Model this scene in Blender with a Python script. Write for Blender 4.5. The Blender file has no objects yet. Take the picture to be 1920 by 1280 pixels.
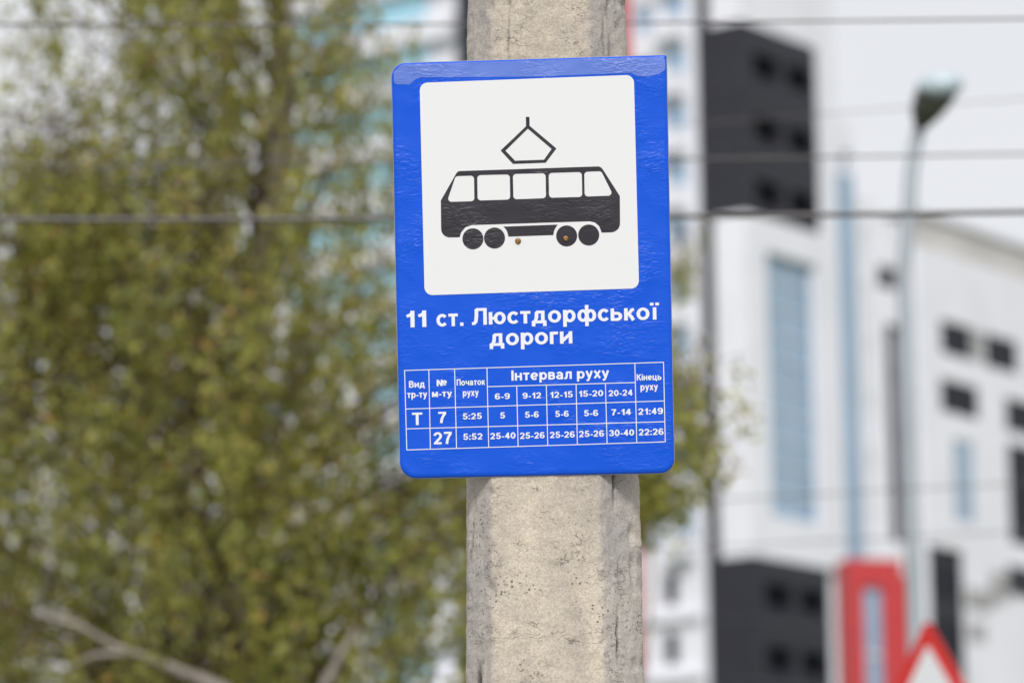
import bpy, math, random
import numpy as np
from mathutils import Vector, Matrix, noise
R = math.radians
random.seed(7); rng = np.random.default_rng(7)
scn = bpy.context.scene
COL = scn.collection

# ------------------------------------------------------------------ camera
PITCH, ROLL, FOCAL = R(11.4), R(0.6), 135.0
CAM = Vector((0.0, -8.4, 1.6))
F = Vector((0, math.cos(PITCH), math.sin(PITCH)))
R0 = Vector((1, 0, 0)); U0 = Vector((0, -math.sin(PITCH), math.cos(PITCH)))
RV = math.cos(ROLL)*R0 - math.sin(ROLL)*U0
UV = math.sin(ROLL)*R0 + math.cos(ROLL)*U0
cd = bpy.data.cameras.new('camera'); cam = bpy.data.objects.new('camera', cd); COL.objects.link(cam)
cd.sensor_width = 36; cd.lens = FOCAL; cd.clip_start = 0.1; cd.clip_end = 5000
m = Matrix((RV, UV, -F)).transposed().to_4x4(); m.translation = CAM; cam.matrix_world = m
cd.dof.use_dof = True; cd.dof.focus_distance = 8.37; cd.dof.aperture_fstop = 2.75; cd.dof.aperture_blades = 0
scn.camera = cam
FPX = FOCAL/36*1920

# ------------------------------------------------------------------ world, sun, exposure
w = bpy.data.worlds.new('World'); scn.world = w; w.use_nodes = True
nt = w.node_tree; nt.nodes.clear()
SUN_EL, SUN_AZ = R(42), R(-179)          # azimuth from +Y towards +X: behind the camera, to the left
def N(nt, t, **k):
    n = nt.nodes.new(t)
    for a, b in k.items(): setattr(n, a, b)
    return n
sky = N(nt, 'ShaderNodeTexSky', sky_type='NISHITA'); sky.sun_disc = False
sky.sun_elevation = SUN_EL; sky.sun_rotation = SUN_AZ
tc = N(nt, 'ShaderNodeTexCoord'); mp = N(nt, 'ShaderNodeMapping'); mp.inputs['Scale'].default_value = (1, 1, 2.5)
ns = N(nt, 'ShaderNodeTexNoise'); ns.inputs['Scale'].default_value = 2.2; ns.inputs['Detail'].default_value = 5
rp = N(nt, 'ShaderNodeValToRGB')
rp.color_ramp.elements[0].position = .34; rp.color_ramp.elements[0].color = (.70, .71, .75, 1)
rp.color_ramp.elements[1].position = .62; rp.color_ramp.elements[1].color = (.76, .76, .77, 1)
bg1 = N(nt, 'ShaderNodeBackground'); bg1.inputs['Strength'].default_value = 0.08
bg2 = N(nt, 'ShaderNodeBackground'); bg2.inputs['Strength'].default_value = 1.0
mx = N(nt, 'ShaderNodeMixShader'); mx.inputs[0].default_value = .88
out = N(nt, 'ShaderNodeOutputWorld')
L = nt.links.new
L(sky.outputs[0], bg1.inputs[0]); L(tc.outputs['Generated'], mp.inputs[0]); L(mp.outputs[0], ns.inputs['Vector'])
L(ns.outputs[0], rp.inputs[0]); L(rp.outputs[0], bg2.inputs[0]); L(bg1.outputs[0], mx.inputs[1]); L(bg2.outputs[0], mx.inputs[2]); L(mx.outputs[0], out.inputs[0])
sd = bpy.data.lights.new('sun', 'SUN'); sd.energy = 2.3; sd.angle = R(15); sd.color = (1, .98, .95)
so = bpy.data.objects.new('sun', sd); COL.objects.link(so)
sdir = Vector((math.sin(SUN_AZ)*math.cos(SUN_EL), math.cos(SUN_AZ)*math.cos(SUN_EL), math.sin(SUN_EL)))
so.rotation_euler = sdir.to_track_quat('Z', 'Y').to_euler(); so.location = (0, -20, 30)
vs = scn.view_settings; vs.view_transform = 'Standard'; vs.look = 'None'; vs.exposure = 0.25; vs.gamma = 1; vs.use_curve_mapping = False
scn.cycles.max_bounces = 6; scn.cycles.transparent_max_bounces = 8
scn.cycles.use_denoising = True

# ------------------------------------------------------------------ helpers
def ray(px, py):
    return (F + RV*((px-960)/FPX) + UV*((640-py)/FPX))
def at(px, py, d):                       # point at depth d (metres along the view axis)
    return CAM + ray(px, py)*d
def mat(name, color, rough=.7, metal=0, spec=.5, var=0, vscale=3, bump=0, bscale=20, build=None, stretch=None):
    m = bpy.data.materials.new(name); m.use_nodes = True; t = m.node_tree; b = t.nodes['Principled BSDF']
    b.inputs['Base Color'].default_value = (*color, 1); b.inputs['Roughness'].default_value = rough
    b.inputs['Metallic'].default_value = metal; b.inputs['Specular IOR Level'].default_value = spec
    tc = N(t, 'ShaderNodeTexCoord'); mp = N(t, 'ShaderNodeMapping'); t.links.new(tc.outputs['Object'], mp.inputs[0])
    if stretch: mp.inputs['Scale'].default_value = stretch
    if var:
        n = N(t, 'ShaderNodeTexNoise'); n.inputs['Scale'].default_value = vscale; n.inputs['Detail'].default_value = 6
        r = N(t, 'ShaderNodeValToRGB'); r.color_ramp.elements[0].position = .3; r.color_ramp.elements[1].position = .7
        r.color_ramp.elements[0].color = (*[c*(1-var) for c in color], 1); r.color_ramp.elements[1].color = (*[min(1, c*(1+var)) for c in color], 1)
        t.links.new(mp.outputs[0], n.inputs['Vector']); t.links.new(n.outputs[0], r.inputs[0]); t.links.new(r.outputs[0], b.inputs['Base Color'])
    if bump:
        n = N(t, 'ShaderNodeTexNoise'); n.inputs['Scale'].default_value = bscale; n.inputs['Detail'].default_value = 4
        bp = N(t, 'ShaderNodeBump'); bp.inputs['Strength'].default_value = 1; bp.inputs['Distance'].default_value = bump
        t.links.new(mp.outputs[0], n.inputs['Vector']); t.links.new(n.outputs[0], bp.inputs['Height']); t.links.new(bp.outputs[0], b.inputs['Normal'])
    if build: build(t, b, mp)
    return m
def mesh_obj(name, verts, faces, material, parent=None, smooth=False):
    off = Vector(parent['_o']) if parent is not None and '_o' in parent else None
    me = bpy.data.meshes.new(name)
    if off is not None: verts = [(v[0]-off.x, v[1]-off.y, v[2]-off.z) for v in verts]
    me.from_pydata([tuple(v) for v in verts], [], faces); me.materials.append(material); me.update()
    if smooth: me.shade_smooth()
    o = bpy.data.objects.new(name, me); COL.objects.link(o)
    if parent is not None: o.parent = parent
    if off is not None: o['_o'] = tuple(off)
    return o
def tag(o, label=None, cat=None, group=None, kind=None):
    if label: o['label'] = label
    if cat: o['category'] = cat
    if group: o['group'] = group
    if kind: o['kind'] = kind
    return o
ROOTS = []
def thing(name, label, cat, loc, group=None, world_children=True):
    o = bpy.data.objects.new(name, None); COL.objects.link(o); o.location = loc; o.empty_display_size = .2
    if world_children: o['_o'] = tuple(loc); ROOTS.append(o)
    return tag(o, label, cat, group)
class MB:
    def __init__(s): s.v = []; s.f = []
    def quad(s, a, b, c, d):
        n = len(s.v); s.v += [a, b, c, d]; s.f.append((n, n+1, n+2, n+3))
    def box(s, o, a, b, c):              # corner o, edge vectors a, b, c
        n = len(s.v); o = Vector(o)
        for i in (0, 1):
            for j in (0, 1):
                for k in (0, 1): s.v.append(o+a*i+b*j+c*k)
        for f in ((0,1,3,2),(4,6,7,5),(0,4,5,1),(2,3,7,6),(0,2,6,4),(1,5,7,3)): s.f.append(tuple(n+q for q in f))
    def abox(s, x0, x1, y0, y1, z0, z1): s.box((x0, y0, z0), Vector((x1-x0,0,0)), Vector((0,y1-y0,0)), Vector((0,0,z1-z0)))
    def tube(s, pts, rad, k=8, cap=True):
        pts = [Vector(p) for p in pts]; n0 = len(s.v); n = len(pts)
        up = None
        for i, p in enumerate(pts):
            t = (pts[min(i+1, n-1)]-pts[max(i-1, 0)]).normalized()
            if up is None: up = Vector((0, 0, 1)) if abs(t.z) < .9 else Vector((1, 0, 0))
            a = t.cross(up).normalized(); b = a.cross(t).normalized(); up = b
            r = rad[i] if hasattr(rad, '__len__') else rad
            for j in range(k):
                q = 2*math.pi*j/k; s.v.append(p+(a*math.cos(q)+b*math.sin(q))*r)
        for i in range(n-1):
            for j in range(k):
                s.f.append((n0+i*k+j, n0+i*k+(j+1) % k, n0+(i+1)*k+(j+1) % k, n0+(i+1)*k+j))
        if cap:
            s.f.append(tuple(n0+j for j in range(k))[::-1]); s.f.append(tuple(n0+(n-1)*k+j for j in range(k)))
    def build(s, name, m, parent=None, smooth=False): return mesh_obj(name, s.v, s.f, m, parent, smooth)

# ------------------------------------------------------------------ ground (all below the frame)
M_grass = mat('grass', (.07, .1, .03), .9, var=.3, vscale=.6)
M_asph = mat('asphalt', (.055, .055, .058), .9, var=.2, vscale=1.5, bump=.004, bscale=60)
M_pave = mat('paving', (.3, .29, .27), .85, var=.15, vscale=1, bump=.003, bscale=30)
M_kerb = mat('kerb_stone', (.38, .37, .35), .85, var=.15)
def sheet(name, x0, x1, y0, y1, z, m):
    return tag(mesh_obj(name, [(x0,y0,z),(x1,y0,z),(x1,y1,z),(x0,y1,z)], [(0,1,2,3)], m), kind='structure')
sheet('ground', -1500, 1500, -600, 2500, -.02, M_grass)
b = MB(); b.abox(-120, 120, -14, 3.4, -.015, .0); tag(b.build('pavement', M_pave), kind='structure')
b = MB(); b.abox(-120, 120, 3.404, 3.55, -.3, .004); tag(b.build('kerb', M_kerb), kind='structure')
sheet('road', -120, 120, 3.556, 13, -.012, M_asph)

# ------------------------------------------------------------------ concrete pole
def conc(t, b, mp):
    LK = t.links.new
    def noise_(scale, det=6, st=None, rough=.6):
        n = N(t, 'ShaderNodeTexNoise'); n.inputs['Scale'].default_value = scale; n.inputs['Detail'].default_value = det; n.inputs['Roughness'].default_value = rough
        m2 = N(t, 'ShaderNodeMapping'); m2.inputs['Scale'].default_value = st or (1, 1, 1); LK(mp.outputs[0], m2.inputs[0]); LK(m2.outputs[0], n.inputs['Vector']); return n
    def ramp(src, p0, c0, p1, c1):
        r = N(t, 'ShaderNodeValToRGB'); e = r.color_ramp.elements; e[0].position = p0; e[0].color = (*c0, 1); e[1].position = p1; e[1].color = (*c1, 1); LK(src, r.inputs[0]); return r.outputs[0]
    def mix(f, a, c, mode='MIX'):
        x = N(t, 'ShaderNodeMix', data_type='RGBA', blend_type=mode)
        if isinstance(f, float): x.inputs[0].default_value = f
        else: LK(f, x.inputs[0])
        for s_, v in ((6, a), (7, c)):
            if isinstance(v, tuple): x.inputs[s_].default_value = (*v, 1)
            else: LK(v, x.inputs[s_])
        return x.outputs[2]
    g = N(t, 'ShaderNodeVertexColor', layer_name='tone')
    grey = (.45, .42, .40); beige = (.575, .51, .43)
    big = noise_(7, 5, (1, 1, .3))
    sep = N(t, 'ShaderNodeSeparateColor'); LK(g.outputs[0], sep.inputs[0])
    nb = noise_(26, 6, (1, 1, .35), .75)
    ad = N(t, 'ShaderNodeMath', operation='MULTIPLY_ADD'); ad.inputs[1].default_value = 1.5; LK(nb.outputs[0], ad.inputs[0]); LK(sep.outputs[0], ad.inputs[2])
    mr = N(t, 'ShaderNodeMapRange'); mr.inputs[1].default_value = .75; mr.inputs[2].default_value = 1.75; LK(ad.outputs[0], mr.inputs[0])
    tone = mix(mr.outputs[0], grey, beige)
    crack_dark = mix(sep.outputs[1], (.30, .28, .27), (1, 1, 1)); tone = mix(1.0, tone, crack_dark, 'MULTIPLY')  # vertex colour darkens the cracks and gouges
    st = ramp(big.outputs[0], .36, (.76, .76, .78), .60, (1.04, 1.03, 1.0)); tone = mix(1.0, tone, st, 'MULTIPLY')
    fine = noise_(210, 4, None, .8); sp = ramp(fine.outputs[0], .36, (.45, .44, .43), .62, (1.22, 1.22, 1.2)); tone = mix(.5, tone, sp, 'MULTIPLY')
    pit = N(t, 'ShaderNodeTexVoronoi'); pit.inputs['Scale'].default_value = 95; LK(mp.outputs[0], pit.inputs['Vector'])
    pm = noise_(9, 3); pr = ramp(pit.outputs['Distance'], .12, (0, 0, 0), .30, (1, 1, 1)); pmask = ramp(pm.outputs[0], .52, (1, 1, 1), .66, (0, 0, 0))
    pall = mix(pmask, pr, (1, 1, 1)); tone = mix(.75, tone, pall, 'MULTIPLY')
    # hairline cracks: level set of a stretched noise, broken up by another
    def crack(scale, st, width, lo, hi, k):
        nonlocal tone
        n = noise_(scale, 4, st); a = N(t, 'ShaderNodeMath', operation='SUBTRACT'); a.inputs[1].default_value = .5; LK(n.outputs[0], a.inputs[0])
        c = N(t, 'ShaderNodeMath', operation='ABSOLUTE'); LK(a.outputs[0], c.inputs[0])
        r = ramp(c.outputs[0], 0, (0, 0, 0), width, (1, 1, 1)); n2 = noise_(11, 3); ms = ramp(n2.outputs[0], lo, (1, 1, 1), hi, (0, 0, 0))
        r = mix(ms, r, (1, 1, 1)); tone = mix(k, tone, r, 'MULTIPLY'); return r
    c1 = crack(22, (1, 1, 1.8), .016, .53, .62, .55)
    LK(tone, b.inputs['Base Color'])
    # relief
    h1 = noise_(150, 5, (1, 1, 1.5), .7); h2 = noise_(38, 3)
    am = N(t, 'ShaderNodeMath', operation='MULTIPLY_ADD'); am.inputs[1].default_value = .5; LK(h1.outputs[0], am.inputs[0]); LK(h2.outputs[0], am.inputs[2])
    pa = N(t, 'ShaderNodeMath', operation='MULTIPLY_ADD'); pa.inputs[1].default_value = .6; LK(pall, pa.inputs[0]); LK(am.outputs[0], pa.inputs[2])
    ca = N(t, 'ShaderNodeMath', operation='MULTIPLY_ADD'); ca.inputs[1].default_value = .6; LK(c1, ca.inputs[0]); LK(pa.outputs[0], ca.inputs[2])
    bp = N(t, 'ShaderNodeBump'); bp.inputs['Strength'].default_value = .8; bp.inputs['Distance'].default_value = .0032; LK(ca.outputs[0], bp.inputs['Height']); LK(bp.outputs[0], b.inputs['Normal'])
M_conc = mat('weathered_concrete', (.4, .37, .33), .92, spec=.25, build=conc)

POLE_Y = .0
# half-width (m) as a function of z, from the visible taper
def pole_plane_x(px, py, y):
    r = ray(px, py); k = (y-CAM.y)/r.y; p = CAM+r*k; return p.x, p.z
FY = -.17                                # front face of the pole (at the visible section)
xl0, zb = pole_plane_x(876, 1280, 0); xr0, _ = pole_plane_x(1206, 1280, 0)
xl1, zt = pole_plane_x(878, 0, 0); xr1, _ = pole_plane_x(1171, 0, 0)
def pole_lr(z):
    f = (z-zb)/(zt-zb); return xl0+(xl1-xl0)*f, xr0+(xr1-xr0)*f
prof = [(-1, .42), (-1, -.62), (-.93, -.72), (-.71, -1), (.53, -1), (.90, -.66), (1, -.50), (1, .5), (.7, .95), (-.7, .95)]
def pole_ring(z, n):
    l, r = pole_lr(z); cx = (l+r)/2; hw = (r-l)/2
    P = [Vector((cx+a*hw, c*hw, z)) for a, c in prof]
    per = [(P[(i+1) % len(P)]-P[i]).length for i in range(len(P))]; tot = sum(per)
    res = []; tone = []
    for i in range(len(P)):
        k = n[i]
        for j in range(k):
            res.append(P[i].lerp(P[(i+1) % len(P)], j/k)); tone.append(1.0 if i == 3 else (.12 if i in (2, 4) else .25))
    return res, tone
ncount = [16, 3, 16, 75, 26, 6, 20, 12, 12, 12]
nr = sum(ncount)
CR = [(35+75+12, 2.4, 4.6, 1.2, .005), (35+14, 3.55, 4.6, 1.1, .003), (24, 2.5, 2.62, 2.6, .006), (19, 2.75, 3.1, .8, .003), (35+75+16, 3.7, 4.4, 1.6, .004)]
zz = [0.0, .8, 1.6, 2.3] + list(np.arange(2.4, 4.6, .0042)) + [4.8, 6, 7.5, 9.0]
verts = []; tones = []; faces = []
for iz, z in enumerate(zz):
    r_, t_ = pole_ring(z, ncount)
    fine_ = 2.35 < z < 4.65
    cx = sum((p.x for p in r_))/nr
    t_ = [sum(t_[(i+q) % nr] for q in range(-3, 4))/7 for i in range(nr)]
    # soften the corners a little
    sm = [(r_[i-1]+r_[i]*2+r_[(i+1) % nr])*.25 for i in range(nr)]
    for i, p in enumerate(sm):
        dr = 1.0
        if fine_:
            out_ = Vector((p.x-cx, p.y, 0)).normalized()
            d = .0022*noise.noise(p*40)+.0011*noise.noise(p*110)+.003*noise.noise(p*7)
            # cracks and gouges, as (start index on the ring, z range)
            for ci, z0_, z1_, wd_, dp_ in CR:
                if z0_ < z < z1_:
                    cc = ci+3.2*noise.noise(Vector((ci, z*6, 1)))+1.6*noise.noise(Vector((ci, z*31, 5)))
                    k_ = max(0, 1-abs(i-cc)/wd_)*max(0, .25+1.9*noise.noise(Vector((z*9, ci, 0)))); d -= dp_*k_; dr = min(dr, 1-min(1, k_*1.3))
            edge = min(abs(i-s) for s in (sum(ncount[:3]), sum(ncount[:4]), sum(ncount[:5]), 16, sum(ncount[:6])))
            if edge < 4:
                q = noise.noise(Vector((p.x*10, p.y*10, p.z*24+3)))
                d -= max(0, q-.1)*.022*(1-edge/4)
            p = p+out_*d
        verts.append(p); tones.append((t_[i], dr))
for iz in range(len(zz)-1):
    for i in range(nr):
        j = (i+1) % nr; faces.append((iz*nr+i, iz*nr+j, (iz+1)*nr+j, (iz+1)*nr+i))
faces.append(tuple(range(nr))[::-1]); faces.append(tuple((len(zz)-1)*nr+i for i in range(nr)))
pole = thing('concrete_pole', 'weathered grey and beige concrete pole that carries the blue tram stop sign', 'pole', (sum((pole_lr(0)))/2, 0, 0))
shaft = mesh_obj('shaft', verts, faces, M_conc, pole, smooth=True)
ca = shaft.data.color_attributes.new('tone', 'FLOAT_COLOR', 'POINT')
ca.data.foreach_set('color', np.array([(t, q, t, 1) for t, q in tones], dtype=np.float32).ravel())

# ------------------------------------------------------------------ the sign
SROLL, LEAN = R(.6), R(4)                # own roll, top leaning towards the viewer
sn = Vector((0, -math.cos(LEAN), -math.sin(LEAN)))       # outward normal
su = Vector((math.cos(SROLL), 0, 0)); su.z = math.sin(SROLL); su = (su-sn*su.dot(sn)).normalized(); sv = sn.cross(su)
S0 = at(999, 499, 8.37)
def sp(px, py):
    r = ray(px, py); k = (S0-CAM).dot(sn)/r.dot(sn); d = CAM+r*k-S0; return Vector((d.dot(su), d.dot(sv)))
sign = bpy.data.objects.new('tram_stop_sign', None); COL.objects.link(sign); sign.empty_display_size = .2
mm = Matrix((su, sv, sn)).transposed().to_4x4(); mm.translation = S0; sign.matrix_world = mm
tag(sign, 'blue rectangular tram stop sign with tram pictogram and timetable screwed to concrete pole', 'sign')
c1 = lambda X, Y: sp(720+X/2.6661, 80+Y/2.6667)          # reading frames of the artwork
c2 = lambda X, Y: sp(720+X/3.368, 540+Y/3.368)

def wrinkle(dist, detail_scale=1.0):
    def f(t, b, mp):
        LK = t.links.new
        m2 = N(t, 'ShaderNodeMapping'); m2.inputs['Scale'].default_value = (34*detail_scale, 90*detail_scale, 1); LK(mp.outputs[0], m2.inputs[0])
        n = N(t, 'ShaderNodeTexNoise'); n.inputs['Scale'].default_value = 1; n.inputs['Detail'].default_value = 3; n.inputs['Distortion'].default_value = 1.6; LK(m2.outputs[0], n.inputs['Vector'])
        n2 = N(t, 'ShaderNodeTexNoise'); n2.inputs['Scale'].default_value = 7; n2.inputs['Detail'].default_value = 2; LK(mp.outputs[0], n2.inputs['Vector'])
        v = N(t, 'ShaderNodeTexVoronoi', feature='SMOOTH_F1'); v.inputs['Scale'].default_value = 120; LK(mp.outputs[0], v.inputs['Vector'])
        a = N(t, 'ShaderNodeMath', operation='MULTIPLY_ADD'); a.inputs[1].default_value = .35; LK(v.outputs['Distance'], a.inputs[0]); LK(n.outputs[0], a.inputs[2])
        mr = N(t, 'ShaderNodeMapRange'); mr.inputs[1].default_value = .42; mr.inputs[2].default_value = .66; mr.inputs[3].default_value = .12; mr.inputs[4].default_value = 1.5; LK(n2.outputs[0], mr.inputs[0])
        m3 = N(t, 'ShaderNodeMath', operation='MULTIPLY'); LK(a.outputs[0], m3.inputs[0]); LK(mr.outputs[0], m3.inputs[1])
        a2 = N(t, 'ShaderNodeMath', operation='MULTIPLY_ADD'); a2.inputs[1].default_value = 3.0; LK(n2.outputs[0], a2.inputs[0]); LK(m3.outputs[0], a2.inputs[2])
        bp = N(t, 'ShaderNodeBump'); bp.inputs['Strength'].default_value = 1; bp.inputs['Distance'].default_value = dist; LK(a2.outputs[0], bp.inputs['Height']); LK(bp.outputs[0], b.inputs['Normal'])
    return f
M_blue = mat('blue_film', (.001, .082, .62), .33, spec=.3, build=wrinkle(.0014))
M_blue2 = mat('sheen_blue_film', (.11, .19, .60), .38, spec=.4, build=wrinkle(.002))  # paler blue: the top strip's reflection is put into the base colour
M_edge = mat('galvanised_edge', (.42, .42, .42), .5, metal=.5, var=.2, vscale=30)
M_white = mat('white_film', (.72, .72, .73), .42, spec=.4, bump=.0004, bscale=25)
M_black = mat('black_film', (.022, .019, .026), .38, spec=.4, build=wrinkle(.0011))
M_ltr = mat('white_lettering', (.74, .75, .82), .4, spec=.4, bump=.0004, bscale=60)

def rounded(P, rads, seg=8):
    n = len(P); out_ = []
    P = [Vector(p) for p in P]
    if not hasattr(rads, '__len__'): rads = [rads]*n
    for i in range(n):
        a, p, c = P[i-1], P[i], P[(i+1) % n]; u = (a-p).normalized(); v = (c-p).normalized(); r = rads[i]
        ang = u.angle(v)
        if r <= 1e-7 or ang > R(176): out_.append(p); continue
        d = min(r/math.tan(ang/2), .48*min((a-p).length, (c-p).length)); rr = d*math.tan(ang/2)
        ce = p+(u+v).normalized()*(rr/math.sin(ang/2)); s = p+u*d-ce; e = p+v*d-ce; tot = s.angle(e)
        for k in range(seg+1):
            f = k/seg; out_.append(ce+(s*math.sin((1-f)*tot)+e*math.sin(f*tot))/math.sin(tot))
    return out_
def flat_poly(name, loops, z, m, parent):
    cu = bpy.data.curves.new(name, 'CURVE'); cu.dimensions = '2D'; cu.fill_mode = 'FRONT'
    for lp in loops:
        s = cu.splines.new('POLY'); s.points.add(len(lp)-1); s.use_cyclic_u = True
        for i, p in enumerate(lp): s.points[i].co = (p[0], p[1], 0, 1)
    tmp = bpy.data.objects.new('tmp', cu); COL.objects.link(tmp); bpy.context.view_layer.update()
    me = bpy.data.meshes.new_from_object(tmp.evaluated_get(bpy.context.evaluated_depsgraph_get()))
    bpy.data.objects.remove(tmp); bpy.data.curves.remove(cu)
    if me.polygons and sum(p.normal.z*p.area for p in me.polygons) < 0: me.flip_normals()
    me.name = name; me.materials.clear(); me.materials.append(m)
    for v in me.vertices: v.co.z = z
    o = bpy.data.objects.new(name, me); COL.objects.link(o); o.parent = parent; return o
# plate: folded rim
cor = [sp(733.5, 118), sp(750, 896.5), sp(1265, 886), sp(1250, 102.5)]; mmpx = .6/515
def ring(inset, z, rad):
    n = 4; P = []
    for i in range(4):
        a, p, c = cor[i-1], cor[i], cor[(i+1) % 4]; u = (a-p).normalized(); v = (c-p).normalized()
        P.append(p+(u+v)*inset)
    return [(q.x, q.y, z) for q in rounded(P, [max(r-inset, .0008) for r in rad], 10)]
rad = [27*mmpx, 31*mmpx, 27*mmpx, 3*mmpx]
def plate_mesh(name, levels, m, cap=True, backcap=False):
    V = []; Fc = []
    for ins, z in levels: V += ring(ins, z, rad)
    k = len(V)//len(levels)
    for a in range(len(levels)-1):
        for i in range(k):
            j = (i+1) % k; Fc.append((a*k+i, (a+1)*k+i, (a+1)*k+j, a*k+j))
    if cap: Fc.append(tuple(range(k)))
    if backcap: Fc.append(tuple((len(levels)-1)*k+i for i in range(k))[::-1])
    o = mesh_obj(name, V, Fc, m, sign, smooth=True)
    for p in o.data.polygons:
        if len(p.vertices) > 4: p.use_smooth = False
    return o
plate_mesh('face_sheet', [(.011, 0), (.007, -.0003), (.004, -.0010), (.0018, -.0024), (.0006, -.0042), (.0003, -.0055)], M_blue)
plate_mesh('back_plate', [(.0022, -.0057), (-.0008, -.0063), (-.0008, -.013), (.002, -.0145)], M_edge, cap=True, backcap=True)
# fixing band behind the sign
b = MB()
for zy in (.2, -.2):
    b = MB(); b.box((-.17, zy-.02, -.03), Vector((.32, 0, 0)), Vector((0, .04, 0)), Vector((0, 0, .0152))); b.build('mounting_rail', M_edge, sign)
# overlapping film strip along the top edge with rounded tongues
strip = [sp(*p) for p in [(752, 121.5), (738, 135), (738.5, 158), (768, 159), (779, 149), (788, 145.5), (1000, 144), (1183, 137), (1196, 143), (1216, 144), (1236, 139), (1247.5, 131), (1247, 107.5), (1000, 113.5)]]
flat_poly('film_strip', [rounded(strip, .008, 5)], .0003, M_blue2, sign)
for p in ([(741, 868), (790, 852), (812, 868), (790, 890), (772, 892), (757, 884)], [(1258, 850), (1262, 864), (1252, 880), (1240, 883), (1228, 870), (1240, 856)]):
    pass
flat_poly('white_panel', [rounded([c1(178, 202), c1(203, 1263), c1(1275, 1228), c1(1249, 162)], [15*mmpx]*4, 8)], .0006, M_white, sign)
# tram pictogram
k1 = mmpx/2.666
body = rounded([c1(*p) for p in [(368, 643), (284, 790), (286, 975), (378, 973), (386, 948), (408, 922), (440, 912), (1030, 893), (1056, 900), (1076, 918), (1088, 950), (1180, 947), (1179, 768), (1084, 619)]],
               [22*k1, 10*k1, 62*k1, 0, 12*k1, 14*k1, 20*k1, 20*k1, 14*k1, 12*k1, 0, 58*k1, 10*k1, 30*k1])
wins = [[(358, 668), (450, 665), (452, 793), (314, 797)], [(466, 663), (629, 659), (631, 785), (468, 790)], [(644, 657), (808, 653), (810, 778), (647, 784)],
        [(823, 652), (989, 647), (991, 772), (825, 776)], [(1001, 646), (1086, 643), (1147, 765), (1003, 770)]]
pict = bpy.data.objects.new('tram_pictogram', None); COL.objects.link(pict); pict.parent = sign
flat_poly('tram_body', [body]+[rounded([c1(*p) for p in wn], 17*k1) for wn in wins], .0010, M_black, pict)
def arc_pts(c, r, a0, a1, n=10): return [(c[0]+r*math.cos(R(a0+(a1-a0)*i/n)), c[1]+r*math.sin(R(a0+(a1-a0)*i/n))) for i in range(n+1)]
under = [(597, 920), (868, 910)] + [(856, 928), (849, 945), (847, 962)] + [(622, 970), (617, 948), (609, 932)]
flat_poly('undercarriage', [[c1(*p) for p in under]], .0010, M_black, pict)
for cx, cy in ((444.5, 981), (552.5, 977), (913, 966.5), (1023.5, 962)):
    flat_poly('wheel', [[c1(*p) for p in arc_pts((cx, cy), 52.5, 0, 351, 39)]], .0010, M_black, pict)
flat_poly('pantograph', [[c1(*p) for p in [(709, 372), (727, 372), (728, 417), (862, 530), (808, 601), (645, 607), (583, 540), (710, 419)]],
                         [c1(*p) for p in [(719, 431), (607, 541), (655, 591), (800, 586), (838, 532)]]], .0010, M_black, pict)
# table rules
def rule(p, q, wd=5.2):
    a, c = c2(*p), c2(*q); d = (c-a).normalized(); n = Vector((-d.y, d.x))*wd*.5*mmpx/3.368; return [a+n, a-n, c-n, c+n]
tab = [((128, 520), (1766, 468)), ((655, 622), (1585, 596)), ((136, 763), (1770, 712)), ((139, 888), (1774, 843)), ((143, 1021), (1777, 970)),
       ((130, 518), (144, 1022)), ((283, 515), (293, 1016)), ((446, 510), (458, 1011)), ((650, 503), (661, 1005)), ((838, 617), (847, 999)), ((1025, 612), (1034, 993)),
       ((1213, 607), (1221, 987)), ((1398, 601), (1409, 982)), ((1584, 474), (1596, 976)), ((1765, 468), (1776, 972))]
V = []; Fc = []
for i, (p, q) in enumerate(tab):
    n = len(V); V += [(a.x, a.y, .0007+(.00003 if i > 4 else 0)) for a in rule(p, q)]; Fc.append((n, n+1, n+2, n+3))
mesh_obj('table_grid', V, Fc, M_ltr, sign)

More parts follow.
